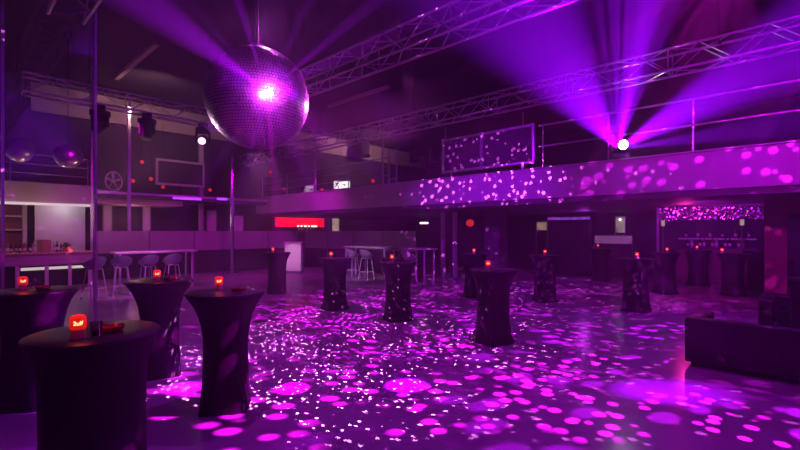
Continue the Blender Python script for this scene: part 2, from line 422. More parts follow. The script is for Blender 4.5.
# ------------------------------------------------------------------ cocktail tables
def cover_fn(a, z):
    k = max(0, .55 - z) / .55
    return 1 + .10 * k * k * math.cos(4 * a)
def make_table(label, loc, rz, group, wide=0.0):
    t = thing('cocktail_table', label, 'cocktail table', loc, rz, group)
    b = nb()
    lathe(b, [(r + wide * f, z) for r, z, f in ((.268, 0, 1), (.267, .02, 1), (.260, .10, 1), (.250, .22, 1), (.240, .38, 1), (.234, .54, 1), (.236, .68, 1), (.248, .80, .8), (.268, .90, .5),
              (.298, .98, .3), (.328, 1.035, .1), (.350, 1.07, 0), (.358, 1.085, 0), (.358, 1.098, 0))], 48, cover_fn)
    obj('stretch_cover', b, 'spandex', t)
    b = nb(); lathe(b, [(.360, 1.085), (.363, 1.092), (.361, 1.10), (.350, 1.104), (.2, 1.105), (.01, 1.105)], 48); obj('top_cap', b, 'tabletop', t)
    for k in range(4):
        a = k * PI / 2; rr = (.268 + wide) * 1.06
        b = nb(); lathe(b, [(.030, 0), (.032, .01), (.028, .05), (.012, .075)], 12, off=(rr * math.cos(a), rr * math.sin(a), 0)); obj('foot_pocket', b, 'spandex', t)
    return t
TT = 1.106
GRP = 'black stretch-covered cocktail tables'
TABLES = [
    ('A', 95, 2.5, 'black cocktail table nearest the camera, cut off by the bottom edge', .3),
    ('B', 33, 4.2, 'black cocktail table at the left edge behind the nearest one', .1),
    ('C', 160, 5.05, 'black cocktail table standing in front of the white bar stools', .5),
    ('D', 226, 4.12, 'black cocktail table below the mirror ball, waisted and free-standing', .2),
    ('E', 277, 11.6, 'black cocktail table in front of the white lit plinth', .1),
    ('F', 335, 9.25, 'black cocktail table in front of the white high table with stools', .7),
    ('G', 398, 8.15, 'black cocktail table before the frosted screen with a red lamp', .4),
    ('H', 474, 11.0, 'black cocktail table just behind another, left of the dark pillar', .2),
    ('I', 493, 6.5, 'black cocktail table in front of the dark square pillar', .5),
    ('J', 545, 10.3, 'black cocktail table right of the dark square pillar', .1),
    ('P', 601, 14.6, 'small far cocktail table under the balcony by the lit shelf', .3),
    ('K', 636, 9.05, 'black cocktail table alone out front of the sequin reflection band', .6),
    ('L', 665, 11.6, 'black cocktail table under the left end of the sequin reflection band', .1),  # this and the tables below: solid in place of mirror reflections
    ('R', 698, 13.2, 'black cocktail table under the middle of the sequin reflection band', .2),
    ('Q', 733, 11.2, 'black cocktail table under the right end of the sequin reflection band', .5),
    ('O', 758, 12.2, 'black cocktail table half hidden beside the maroon pillar', .4),
]
T = {}
proto = slim = None
for key, px, d, lab, rz in TABLES:
    u, v = at(px, d); T[key] = (u, v, d)
    if key == 'A': make_table(lab, (u, v, 0), rz, GRP, .045).scale = (.92, .92, .992)
    elif key in 'CD':
        if slim is None: slim = make_table(lab, (u, v, 0), rz, GRP, -.032)
        else: dup(slim, (u, v, 0), rz, lab, GRP)
    elif proto is None: proto = make_table(lab, (u, v, 0), rz, GRP)
    else: dup(proto, (u, v, 0), rz, lab, GRP)

# red lamps on the tables
def text_mesh(body, size, depth):
    cu = bpy.data.curves.new('lettering', 'FONT'); cu.body = body; cu.size = size; cu.extrude = depth; cu.align_x = 'CENTER'; cu.align_y = 'CENTER'
    cu.offset = size * .02
    o = bpy.data.objects.new('lettering', cu); C.objects.link(o)
    dg = bpy.context.evaluated_depsgraph_get(); me = bpy.data.meshes.new_from_object(o.evaluated_get(dg))
    C.objects.unlink(o); bpy.data.objects.remove(o)
    return me
def make_lamp(label, loc, rz):
    """front of the shade (the lettering) looks along -Y"""
    t = thing('table_lamp', label, 'lamp', loc, rz, 'red table lamps'); t.scale = (.76, .76, .76)
    b = nb(); lathe(b, [(.050, 0), (.050, .006), (.046, .01), (.042, .062), (.038, .066)], 28); obj('holder', b, 'jar', t)
    b = nb(); lathe(b, [(.040, .064), (.047, .068), (.050, .08), (.0505, .135), (.048, .152), (.038, .164), (.018, .168), (.004, .168)], 32); s = obj('shade', b, 'red', t)
    me = text_mesh('2ulf', .040, .0015)
    for vv in me.vertices:       # wrap the writing round the shade
        x, y, z = vv.co; a = x / .052
        vv.co = (.0515 * math.sin(a) * 1.0, -.0515 * math.cos(a) - z, y + .112)
    o = bpy.data.objects.new('lettering', me); C.objects.link(o); me.materials.clear(); me.materials.append(M['redtxt']); o.parent = s
    o['label'] = 'pale glowing lettering'
    return t
def on_table(key, px, dd):
    """spot on a table top: photo column, distance offset from the table's middle"""
    return at(px, T[key][2] + dd)
LAMPS = [
    ('A', 78, -.16, 'red glowing lamp with pale lettering on the table nearest the camera'),
    ('B', 23, .02, 'red lamp on the cocktail table at the left edge'),
    ('C', 157, -.12, 'red lamp on the table in front of the white bar stools'),
    ('D', 219, .10, 'dim red lamp on the table below the mirror ball'),
    ('E', 273, 0, 'faint red lamp on the table before the white plinth'),
    ('F', 331, 0, 'red lamp on the table before the white high table'),
    ('G', 392, 0, 'red lamp on the table before the frosted screen'),
    ('H', 474, 0, 'red lamp on the far table behind another, left of the pillar'),
    ('I', 488, 0, 'red lamp on the table before the dark square pillar'),
    ('J', 545, 0, 'red lamp on the table right of the dark pillar'),
    ('P', 598, 0, 'tiny red lamp on the farthest table by the lit shelf'),
    ('K', 637, 0, 'red lamp on the table alone out front of the reflection band'),
    ('L', 667, 0, 'red lamp on the table under the reflection band, left end'),
    ('R', 697, 0, 'red lamp on the table under the reflection band, middle'),
    ('Q', 722, 0, 'red lamp on the table under the reflection band, right end'),
]
lp = None
for key, px, dd, lab in LAMPS:
    u, v = on_table(key, px, dd); rz = math.atan2(v, u) - PI / 2; z = TT * (.992 if key == 'A' else 1)
    if lp is None: lp = make_lamp(lab, (u, v, z), rz)
    else: dup(lp, (u, v, z), rz, lab)
def lampat(key):
    for k, px, dd, _ in LAMPS:
        if k == key: return on_table(k, px, dd)
# red glass dishes and small glasses on the near tables
def make_dish(label, loc):
    t = thing('ashtray', label, 'ashtray', loc, 0, 'red glass dishes')
    b = nb(); lathe(b, [(.05, 0), (.058, .006), (.064, .028), (.058, .030), (.050, .012), (.01, .010)], 28); obj('dish', b, 'ash', t)
    b = nb()
    for k in range(4):
        a = k * PI / 2 + .4; box(b, .060 * math.cos(a), .060 * math.sin(a), .029, .018, .012, .008, a, .002)
    obj('rest', b, 'ash', t)
    return t
ds = None
for key, px, dd, lab in (('A', 112, .02, 'red glass dish on the table nearest the camera'), ('B', 43, .05, 'red glass dish on the table at the left edge'),
                         ('C', 171, -.02, 'red glass dish on the table before the white stools'), ('D', 238, .02, 'red glass dish on the table below the mirror ball')):
    u, v = on_table(key, px, dd)
    if ds is None: ds = make_dish(lab, (u, v, TT * .992))
    else: dup(ds, (u, v, TT), .3, lab)
def make_glass(label, loc):
    t = thing('drinking_glass', label, 'glass', loc, 0, 'small glasses on the tables')
    b = nb(); lathe(b, [(.024, 0), (.026, .004), (.030, .085), (.0285, .085), (.0245, .012), (.004, .010)], 24, cap=False); obj('tumbler', b, 'thin', t)
    b = nb(); lathe(b, [(.023, .011), (.0255, .04), (.002, .041)], 20); obj('drink', b, 'bottle_dark', t)
    return t
gs = None
for key, px, dd, lab in (('A', 96, -.14, 'small glass beside the lamp on the nearest table'), ('C', 167, -.14, 'dark glass beside the lamp on the table by the stools'),
                         ('F', 322, 0, 'pale glass beside the lamp before the white high table'), ('G', 384, 0, 'pale glass beside the lamp before the frosted screen'),
                         ('L', 671, 0, 'pale glass under the left end of the sequin reflection band')):
    u, v = on_table(key, px, dd)
    if gs is None: gs = make_glass(lab, (u, v, TT * .992))
    else: dup(gs, (u, v, TT), 0, lab)

# ------------------------------------------------------------------ white high tables and bar stools
def high_table(label, c, rz, L):
    t = thing('high_table', label, 'high table', (*c, 0), rz)
    b = nb(); box(b, 0, 0, 1.085, L, .62, .05, 0, .01); obj('tabletop', b, 'white', t)
    for x in (-L / 2 + .12, L / 2 - .12):
        for y in (-.24, .24):
            b = nb(); box(b, x, y, .53, .05, .05, 1.06, 0, .006); obj('leg', b, 'whitemetal', t)
        b = nb(); tube(b, (x, -.24, .22), (x, .24, .22), .016, 8); obj('stretcher', b, 'whitemetal', t)
    return t
high_table('white high table along the back behind the row of bucket stools', (4.2, 13.5), 0, 2.1)
high_table('white high table under the balcony beyond the paired cocktail tables', (10.75, 11.6), PI / 2, 2.3)
high_table('white high table beside the dark pillar, mostly hidden', (11.0, 9.35), PI / 2, 1.0)

def shell():
    b = nb(); nr, na = 8, 28; g = []
    for i in range(nr + 1):
        tt = i / nr; ring = []
        for j in range(na):
            a = 2 * PI * j / na
            back = .5 - .5 * math.cos(a)                       # 1 at the back (a = pi)
            r = .235 * (tt ** .75) * (1 + .10 * back)
            z = .745 + (.035 + .27 * back ** 1.3) * tt ** 3
            ring.append(b.verts.new((r * math.cos(a), r * math.sin(a), z)) if i else None)
        g.append(ring)
    c = b.verts.new((0, 0, .745))
    for j in range(na): b.faces.new((c, g[1][j], g[1][(j + 1) % na]))
    for i in range(1, nr):
        for j in range(na): b.faces.new((g[i][j], g[i + 1][j], g[i + 1][(j + 1) % na], g[i][(j + 1) % na]))
    bmesh.ops.recalc_face_normals(b, faces=b.faces)
    bmesh.ops.solidify(b, geom=b.faces[:], thickness=.014)
    return b
def make_stool(label, loc, rz, group):
    t = thing('bar_stool', label, 'bar stool', loc, rz, group)
    obj('seat_shell', shell(), 'lav', t)
    for sx in (-1, 1):
        for sy in (-1, 1):
            b = nb(); tube(b, (sx * .12, sy * .12, .745), (sx * .20, sy * .20, 0), .014, 8); obj('leg', b, 'whitemetal', t)
    b = nb()
    q = [(.172, .172, .26), (-.172, .172, .26), (-.172, -.172, .26), (.172, -.172, .26), (.172, .172, .26)]
    path(b, q, .011); obj('footrest', b, 'whitemetal', t)
    b = nb(); box(b, 0, 0, .735, .26, .26, .02, 0, .004); obj('seat_plate', b, 'whitemetal', t)
    return t
st = None
SG = 'pale bucket bar stools'
for (u, v, rz, lab) in ((2.62, 12.85, -PI / 2 + .3, 'pale bucket stool nearest the metal post of the glass'),
                        (3.22, 12.92, -PI / 2 - .15, 'second pale bucket stool from the glass post'),
                        (3.84, 12.88, -PI / 2 + .1, 'third pale bucket stool from the glass post'),
                        (4.46, 12.95, -PI / 2, 'fourth pale bucket stool, behind the red lamp')):
    if st is None: st = make_stool(lab, (u, v, 0), rz + PI, SG)
    else: dup(st, (u, v, 0), rz + PI, lab, SG)
for (u, v, rz, lab) in ((10.15, 11.85, 0, 'pale stool at the white high table under the balcony, farther one'),
                        (10.15, 11.1, .2, 'pale stool at the white high table under the balcony, nearer one'),
                        (10.35, 9.3, .1, 'pale stool by the half-hidden white table next to the pillar')):
    dup(st, (u, v, 0), rz, lab, SG)

# white lit plinth at the far corner
u, v = at(294, 17.4)
t = thing('white_plinth', 'white lit plinth standing behind a cocktail table at the far corner', 'plinth', (u, v, 0), -.82)
b = nb(); box(b, 0, 0, .60, .66, .4, 1.2, 0, .01); obj('body', b, 'white', t)
b = nb(); box(b, 0, 0, 1.22, .72, .46, .05, 0, .008); obj('top', b, 'white', t)
b = nb(); box(b, 0, 0, .04, .70, .44, .08, 0, .008); obj('plinth_base', b, 'grey', t)

# ------------------------------------------------------------------ the bar behind the glass
t = thing('bar_counter', 'long bar counter with pale top seen through the glass partition', 'bar counter', (1.6, 16.6, 0))
b = nb(); bx(b, -4.0, 1.75, -.42, .40, 1.0, 1.05, .008); obj('countertop', b, 'wood', t, False)
b = nb(); bx(b, -3.95, 1.7, -.36, -.30, .68, 1.0); obj('front_panel', b, 'parapet', t, False)
b = nb(); bx(b, -3.95, 1.7, .0, .36, .0, 1.0); obj('cabinet', b, 'blackplastic', t, False)
for x in (-.95, -.1, .55, 1.1, 1.6):
    b = nb(); box(b, x, -.30, .35, .09, .05, .70, 0, .005); obj('leg', b, 'whitemetal', t)
b = nb(); bx(b, .0, 1.7, -.05, .0, .52, .60); obj('light_strip', b, 'stripw', t, False)
# things on the bar
def bottle(label, loc, mat, s=1.0):
    t = thing('bottle', label, 'bottle', loc, 0, 'bottles on the bar'); t.scale = (s, s, s)
    b = nb(); lathe(b, [(.036, 0), (.038, .01), (.038, .17), (.030, .205), (.014, .235), (.013, .285)], 18); obj('body', b, mat, t)
    b = nb(); lathe(b, [(.0155, .28), (.0155, .305), (.004, .306)], 14); obj('cap', b, 'blackplastic', t)
    b = nb(); lathe(b, [(.0387, .05), (.0387, .14)], 18, cap=False); obj('paper_label', b, 'white', t)
    return t
BP = {}
kinds = {'bottle_dark': 'dark bottle standing on the bar counter', 'bottle_green': 'green bottle standing on the bar counter',
         'bottle_amber': 'amber bottle standing on the bar counter', 'bottle_clear': 'pale clear bottle standing on the bar counter'}
order = ['bottle_dark', 'bottle_dark', 'bottle_amber', 'bottle_dark', 'bottle_green', 'bottle_dark', 'bottle_amber', 'bottle_clear', 'bottle_dark', 'bottle_dark', 'bottle_clear', 'bottle_clear', 'bottle_dark', 'bottle_dark']
for k, (m, px) in enumerate(zip(order, (-4, 2, 7, 11, 16, 20, 25, 34, 30, -8, 50, 54, 57, 61))):
    d = (16.55 + .12 * math.sin(k * 2.1)) / (-0.7305 * (px - 400) / F + CV); u, v = at(px, d)
    if m not in BP: BP[m] = bottle(kinds[m], (u, v, 1.051), m, .9 + .25 * random.random())
    else:
        o = dup(BP[m], (u, v, 1.051), 0, kinds[m]); s = .85 + .35 * random.random(); o.scale = (s, s, s)
d = 16.5 / (-0.7305 * (44 - 400) / F + CV); u, v = at(44, d)
t = thing('straw_basket', 'straw-coloured box on the bar counter between the bottles', 'basket', (u, v, 1.051), .3)
b = nb(); box(b, 0, 0, .17, .26, .26, .34, 0, .02); obj('body', b, 'wicker', t)
b = nb(); box(b, 0, 0, .35, .28, .28, .03, 0, .008); obj('rim', b, 'wicker', t)
d = 16.5 / (-0.7305 * (66 - 400) / F + CV); u, v = at(66, d)
t = thing('potted_plant', 'small green potted plant on the bar counter near the lit wall', 'plant', (u, v, 1.051))
b = nb(); lathe(b, [(.07, 0), (.09, .12), (.085, .12), (.02, .10)], 18); obj('pot', b, 'wicker', t)
b = nb()
for k in range(46):
    a = random.random() * 2 * PI; e = random.random(); L = .10 + .13 * random.random()
    dv = Vector((math.cos(a) * (1 - e * .6), math.sin(a) * (1 - e * .6), .5 + e)).normalized()
    p0 = Vector((0, 0, .11)); p1 = p0 + dv * L; sd = dv.cross(Vector((0, 0, 1))).normalized() * .022
    m_ = (p0 + p1) / 2 + Vector((0, 0, .02))
    vs = [b.verts.new(x) for x in (p0, m_ + sd, p1, m_ - sd)]; b.faces.new(vs)
obj('leaves', b, 'leaf', t, False)
# lit back wall of the bar, shelves behind
t = thing('back_bar_display', 'pale lit wall panel at the end of the bar behind the glass', 'wall panel', (2.9, 18.6, 0))
b = nb(); bx(b, -.75, .62, 0, .06, 0, 2.85); obj('panel', b, 'white', t, False)
b = nb(); bx(b, -.75, .62, -.10, 0, 2.72, 2.80); obj('light_strip', b, 'stripw', t, False)
t = thing('back_bar_shelf', 'long back bar shelf with small lights behind the counter', 'shelf', (.2, 19.2, 0))
b = nb(); bx(b, -3, 1.8, -.2, .2, 0, 1.25); obj('cabinet', b, 'maroon', t, False)
for z in (1.7, 2.15):
    b = nb(); bx(b, -3, 1.8, -.16, .16, z, z + .04); obj('shelf', b, 'white', t, False)
b = nb(); bx(b, -3, 1.8, .16, .2, 1.25, 2.6); obj('back_panel', b, 'maroon', t, False)
b = nb(); bx(b, -2.6, .9, -.18, -.14, 2.4, 2.5); obj('lamp_bar', b, 'stripw', t, False)
b = nb(); bx(b, -3, -2.9, -.16, .16, 1.25, 2.6); bx(b, 1.7, 1.8, -.16, .16, 1.25, 2.6); obj('side_panel', b, 'white', t, False)

# ------------------------------------------------------------------ lounge behind the screens (back left)
b = nb(); bx(b, 3.7, 6.6, 18.0, 19.9, 2.66, 2.86); struct('trim_11', b, 'band', 'warm beige dropped ceiling edge over the lounge behind the stools', 'trim')
def wallpiece(name, label, cat, px0, px1, py0, py1, v, mat, dep=.12, glowpart=None):
    d0 = v / (-0.7305 * (px0 - 400) / F + CV); d1 = v / (-0.7305 * (px1 - 400) / F + CV); dm = (d0 + d1) / 2
    u0, u1 = at(px0, d0)[0], at(px1, d1)[0]
    t = thing(name, label, cat, ((u0 + u1) / 2, v, 0))
    z1 = hz(py0, dm); z0 = hz(py1, dm); w = (u1 - u0) / 2
    b = nb(); bx(b, -w, w, 0, dep, z0, z1, .01); obj('panel', b, mat, t, False)
    b = nb()
    for (a0, a1, c0, c1) in ((-w - .04, -w, z0, z1), (w, w + .04, z0, z1), (-w - .04, w + .04, z1, z1 + .04)): bx(b, a0, a1, -.02, dep, c0, c1)
    obj('frame', b, 'grey', t, False)
    if z0 > .2:
        b = nb(); bx(b, -w, w, 0, dep, 0, z0); obj('lower_panel', b, 'maroon', t, False)
    return t
wallpiece('room_divider', 'pinkish upright panel in the lounge behind the bar stools', 'panel', 104, 111, 205, 232, 19.4, 'parapet')
wallpiece('room_divider', 'mauve upright panel in the lounge above the white table', 'panel', 143, 150, 205, 234, 19.4, 'parapet')
wallpiece('room_divider', 'pale grey panel left of the shiny round column', 'panel', 207, 216, 211, 232, 19.4, 'white')
wallpiece('room_divider', 'pale grey panel right of the shiny round column', 'panel', 233, 243, 216, 232, 19.4, 'white')
t = wallpiece('red_light_box', 'long glowing red light box over the far bar under the balcony', 'light box', 275, 324, 218, 227, 19.2, 'redbar')
b = nb(); bx(b, -.2, 1.0, -.05, 0, 1.90, 1.97); obj('light_edge', b, 'warmw', t, False)
w_ = wallpiece('lit_doorway', 'warm lit doorway with a white lamp right of the red light box', 'doorway', 332, 339, 217, 233, 19.3, 'warm')
b = nb(); bx(b, -.18, .18, -.06, 0, 2.42, 2.56); obj('lamp', b, 'warmw', w_, False)
u, v = at(309, 20.5)
t = thing('far_bar', 'small far bar with pale edge below the red light box', 'bar counter', (u, 18.5, 0))
b = nb(); bx(b, -1.6, 1.6, 0, .5, 0, 1.66); obj('body', b, 'maroon', t, False)
for k, (x, m) in enumerate(((.55, 'bottle_clear'), (.75, 'bottle_amber'), (1.0, 'bottle_clear'), (1.2, 'bottle_dark'))):
    o = dup(BP[m], (u + x, 18.75, 1.66), 0, {'bottle_clear': 'pale bottle on the far bar under the red light box', 'bottle_amber': 'amber bottle on the far bar under the red light box', 'bottle_dark': 'dark bottle on the far bar under the red light box'}[m], 'bottles on the far bar')
    o.scale = (1.3, 1.3, 1.3)
# violet tubes upstairs
for (px0, px1, py, v, lab) in ((173, 201, 198.5, 17.45, 'longer violet light tube under the upper floor edge'), (217, 227, 193.5, 17.45, 'shorter violet light tube left of the shiny column')):
    d0 = v / (-0.7305 * (px0 - 400) / F + CV); d1 = v / (-0.7305 * (px1 - 400) / F + CV)
    u0, u1 = at(px0, d0)[0], at(px1, d1)[0]; z = min(3.0, hz(py, (d0 + d1) / 2))
    t = thing('light_tube', lab, 'light tube', ((u0 + u1) / 2, v, z)); w = (u1 - u0) / 2
    b = nb(); tube(b, (-w, 0, 0), (w, 0, 0), .05, 12); obj('tube', b, 'violet', t)
    b = nb(); bx(b, -w, w, .04, .211, -.03, .05); obj('housing', b, 'blackmetal', t, False)
# framed tv upstairs
d = 18.3 / (-0.7305 * (181 - 400) / F + CV); u, v = at(181, d)
t = thing('wall_screen', 'dark screen in a pale frame upstairs behind the mirror ball', 'screen', (u, v, 0))
z0, z1 = hz(185, d), hz(162, d)
b = nb(); bx(b, -.88, .88, 0, .06, z0, z1); obj('display', b, 'wall', t, False)
b = nb(); bx(b, -.93, .93, -.03, .07, z1 - .04, z1 + .05); bx(b, -.93, .93, -.03, .07, z0 - .05, z0 + .04); bx(b, -.93, -.85, -.03, .07, z0, z1); bx(b, .85, .93, -.03, .07, z0, z1); obj('frame', b, 'parapet', t, False)
b = nb(); bx(b, -.05, .05, .02, .07, 3.06, z0); bx(b, -.4, .4, -.1, .2, 3.06, 3.10); obj('stand', b, 'blackmetal', t, False)
# spoked wheel ornament upstairs
d = 17.75 / (-0.7305 * (114 - 400) / F + CV); u, v = at(114, d); z = hz(181, d)
t = thing('floor_fan', 'round wheel-like fan with pale rim and spokes on the upper floor', 'fan', (u, 17.85, 3.06), .5)
zz = z - 3.06; R = .33
b = nb()
for k in range(28):
    a, c = 2 * PI * k / 28, 2 * PI * (k + 1) / 28
    tube(b, (R * math.cos(a), -.03, zz + R * math.sin(a)), (R * math.cos(c), -.03, zz + R * math.sin(c)), .022, 6)
obj('rim', b, 'whitemetal', t)
b = nb()
for k in range(5):
    a = 2 * PI * k / 5 + .3; p = Vector((math.cos(a), 0, math.sin(a))); q_ = Vector((-math.sin(a), .35, math.cos(a)))
    vs = [p * .05 - q_ * .02, p * .05 + q_ * .02, p * .29 + q_ * .06, p * .29 - q_ * .04]
    f = [b.verts.new(x + Vector((0, 0, zz))) for x in vs]; b.faces.new(f)
bmesh.ops.solidify(b, geom=b.faces[:], thickness=.008)
obj('blades', b, 'whitemetal', t, False)
b = nb(); tube(b, (0, -.06, zz), (0, .06, zz), .05, 14); obj('hub', b, 'whitemetal', t)
b = nb(); tube(b, (-.2, 0, 0), (-.2, 0, zz - .25), .014, 6); tube(b, (.2, 0, 0), (.2, 0, zz - .25), .014, 6); tube(b, (-.25, -.1, .012), (-.25, .1, .012), .012, 6); tube(b, (.25, -.1, .012), (.25, .1, .012), .012, 6); obj('stand', b, 'blackmetal', t)
# red lanterns upstairs
rl = None
for (px, py, d) in ((142, 162, 17.3), (133, 181, 16.8), (151, 179, 17.0), (163, 187, 17.6), (210, 190, 19.0), (233, 188, 19.0), (270, 172, 21.5), (284, 189, 21.5), (322, 190, 18.5), (373, 181, 17.5)):
    u, v = at(px, d); z = hz(py, d)
    if rl is None:
        rl = thing('red_lantern', 'small round red lantern hanging over the upper floor', 'lantern', (u, v, z), 0, 'red lanterns upstairs')
        b = nb(); ball(b, (0, 0, 0), .075, 16, 10); obj('globe', b, 'redsmall', rl)
        b = nb(); tube(b, (0, 0, .08), (0, 0, .12), .04, 10); obj('cap', b, 'blackmetal', rl)
        cb = nb(); tube(cb, (0, 0, .1), (0, 0, HC - z), .006, 6); obj('cord', cb, 'blackmetal', rl)
    else:
        r = rl.copy(); C.objects.link(r); r.location = (u, v, z)
        for ch in rl.children:
            if ch.name.startswith('cord'):
                cb = nb(); tube(cb, (0, 0, .1), (0, 0, HC - z), .006, 6); obj('cord', cb, 'blackmetal', r)
            else:
                c = ch.copy(); C.objects.link(c); c.parent = r
# exit signs
def exit_sign(label, px, py, d, w, h, face, rz):
    u, v = at(px, d); z = hz(py, d)
    t = thing('exit_sign', label, 'exit sign', (u, v, BZ0 + .22), rz)
    z -= BZ0 + .22
    b = nb(); box(b, 0, 0, z, w + .05, .09, h + .05, 0, .01); obj('housing', b, 'grey', t)
    b = nb(); box(b, 0, -.05, z, w, .02, h, 0, .004); obj('face', b, face, t)
    b = nb(); s = h * 1.18
    y = -.070
    def poly(pts):
        vs = [b.verts.new((x * s, y, z + q * s)) for x, q in pts]; b.faces.new(vs)
    cx = -.55
    ball(b, (cx * s + .12 * s, y, z + .33 * s), .09 * s, 12, 8)                                   # running figure
    poly([(cx - .08, .22), (cx + .12, .24), (cx + .06, -.08), (cx - .14, -.06)])
    poly([(cx - .14, -.04), (cx + .02, -.06), (cx - .22, -.30), (cx - .42, -.38), (cx - .42, -.30), (cx - .27, -.24)])
    poly([(cx - .06, -.06), (cx + .06, -.08), (cx + .24, -.20), (cx + .20, -.42), (cx + .12, -.42), (cx + .12, -.22)])
    poly([(cx + .10, .22), (cx + .10, .12), (cx + .28, .02), (cx + .38, .10), (cx + .34, .16), (cx + .28, .11)])
    poly([(cx - .08, .22), (cx - .26, .12), (cx - .34, -.06), (cx - .27, -.08), (cx - .20, .07), (cx - .06, .13)])
    poly([(.02, .05), (.30, .05), (.30, -.05), (.02, -.05)])                                       # arrow
    poly([(.28, .16), (.28, -.16), (.46, 0)])
    bmesh.ops.solidify(b, geom=[f for f in b.faces if len(f.verts) > 4 or True][:], thickness=.002)
    obj('pictogram', b, 'blackplastic', t, False)
    b = nb(); tube(b, (0, .03, 0), (0, .03, z - h / 2), .025, 8); box(b, 0, .03, .015, .3, .2, .03); obj('stand', b, 'blackmetal', t)
exit_sign('bright white exit sign with dark running figure on the balcony', 342, 185, 16.9, .62, .29, 'exitw', -.75)
exit_sign('dim small exit sign left of the bright one, by the pole', 309, 189.5, 18.4, .36, .32, 'exitd', -.75)

# ------------------------------------------------------------------ under the balcony on the right: solid pieces in place of a mirrored wall
def uu(px, u): return u / (0.683 * (px - 400) / F + CU)
# sequin reflection band: tilted metal cells imitate reflected light spots
d0, d1 = uu(662, 14.0), uu(766, 14.0); v0, v1 = at(766, d1)[1], at(662, d0)[1]
t = thing('reflection_band', 'wide glittering sequin band standing in for a mirror reflection, under the balcony above the dark tables', 'valance', (14.0, (v0 + v1) / 2, 0))
w = (v1 - v0) / 2 + .1
b = nb(); bx(b, 0, .08, -w, w, 1.98, 2.34); obj('glint_panel', b, 'glint', t, False)
b = nb(); bx(b, -.03, .10, -w, w, 2.33, 2.36); obj('top_rail', b, 'blackmetal', t, False)
for s in (-1, 1):
    b = nb(); bx(b, -.03, .10, s * w - .03, s * w + .03, 0, 2.36); obj('upright', b, 'alu', t, False)
d0, d1 = uu(783, 12.0), uu(812, 12.0)
# back wall pieces at u = 17.3
def backpiece(name, label, cat, px0, px1, z0, z1, mat, u=17.3, dep=.14):
    v1, v0 = at(px0, uu(px0, u))[1], at(px1, uu(px1, u))[1]
    t = thing(name, label, cat, (u, (v0 + v1) / 2, 0)); w = (v1 - v0) / 2
    b = nb(); bx(b, 0, dep, -w, w, z0, z1); obj('panel', b, mat, t, False)
    b = nb(); bx(b, -.03, dep, -w - .04, -w, 0, z1 + .04); bx(b, -.03, dep, w, w + .04, 0, z1 + .04); bx(b, -.03, dep, -w, w, z1, z1 + .04); obj('frame', b, 'grey', t, False)
    b = nb(); bx(b, 0, dep, -w, w, 0, z0); obj('lower_panel', b, 'wall', t, False)
    return t, w
dimwarm = glow('dim_warm_panel', (1, .62, .40), .28, vscale=5)
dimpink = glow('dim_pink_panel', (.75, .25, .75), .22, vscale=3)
backpiece('wall_lightbox', 'dim amber lit panel right of the dark square pillar', 'lit panel', 537, 552, 1.72, 2.05, dimwarm)
backpiece('wall_lightbox', 'dim amber lit panel with a bright lower edge, middle of the far wall', 'lit panel', 573, 588, 1.72, 2.05, dimwarm)
p, w = backpiece('lit_doorway', 'far lit doorway with a small white lamp under the balcony', 'doorway', 616, 625, 1.62, 2.2, glow('doorway_glow', (1, .8, .5), .22, vscale=3))
b = nb(); ball(b, (-.05, 0, 2.1), .045, 12, 8); obj('lamp', b, 'warmw', p)
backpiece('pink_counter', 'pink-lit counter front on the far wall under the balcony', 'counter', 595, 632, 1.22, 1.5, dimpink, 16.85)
backpiece('wall_lightbox', 'pinkish lit strip high on the far wall right of the pillar', 'lit panel', 548, 590, 2.12, 2.22, glow('violet_strip', (.45, .08, 1), .5, vscale=6), 16.9)
for px, lab in ((663, 'thin warm-lit post at the left end of the sequin reflection band'), (742, 'small warm light on the far wall right of centre')):
    d = uu(px, 16.4 if px > 700 else 16.8); u, v = at(px, d)
    t = thing('wall_light', lab, 'wall light', (u, v, 0))
    b = nb(); tube(b, (0, 0, 0), (0, 0, 2.36), .02, 8); obj('post', b, 'grey', t)
    b = nb(); box(b, 0, 0, 2.02, .10, .10, .34, 0, .02); obj('shade', b, 'warm', t)
# shelf of bottles on the far wall: back bar
v1, v0 = at(676, uu(676, 16.6))[1], at(756, uu(756, 16.6))[1]
t = thing('bar_counter', 'dark far bar counter under the balcony behind the dark tables', 'bar counter', (16.95, (v0 + v1) / 2, 0)); w = (v1 - v0) / 2
b = nb(); bx(b, -.3, .3, -w, w, 0, 1.10); obj('body', b, 'maroon', t, False)
b = nb(); bx(b, -.36, .34, -w - .03, w + .03, 1.10, 1.15); obj('countertop', b, 'tabletop', t, False)
t = thing('wall_shelf', 'long shelf of bottles on the far wall behind the bar counter', 'shelf', (17.2, (v0 + v1) / 2, 0))
b = nb(); bx(b, -.3, .3, -w, w, 1.40, 1.45); obj('board', b, 'white', t, False)
for y in (-w + .3, 0, w - .3):
    b = nb(); bx(b, -.28, .3, y - .02, y + .02, 1.2, 1.40); obj('bracket', b, 'grey', t, False)
ks = list(BP)
for k in range(16):
    m = random.choice(ks); y = v0 + .2 + (v1 - v0 - .4) * k / 15; z = 1.151 if k % 3 else 1.451
    o = dup(BP[m], (16.75 if z < 1.3 else 17.1, y, z), 0, {'bottle_dark': 'dark', 'bottle_green': 'green', 'bottle_amber': 'amber', 'bottle_clear': 'pale'}[m] + ' bottle on the far bar shelf behind the reflection band', 'bottles on the far bar shelf')
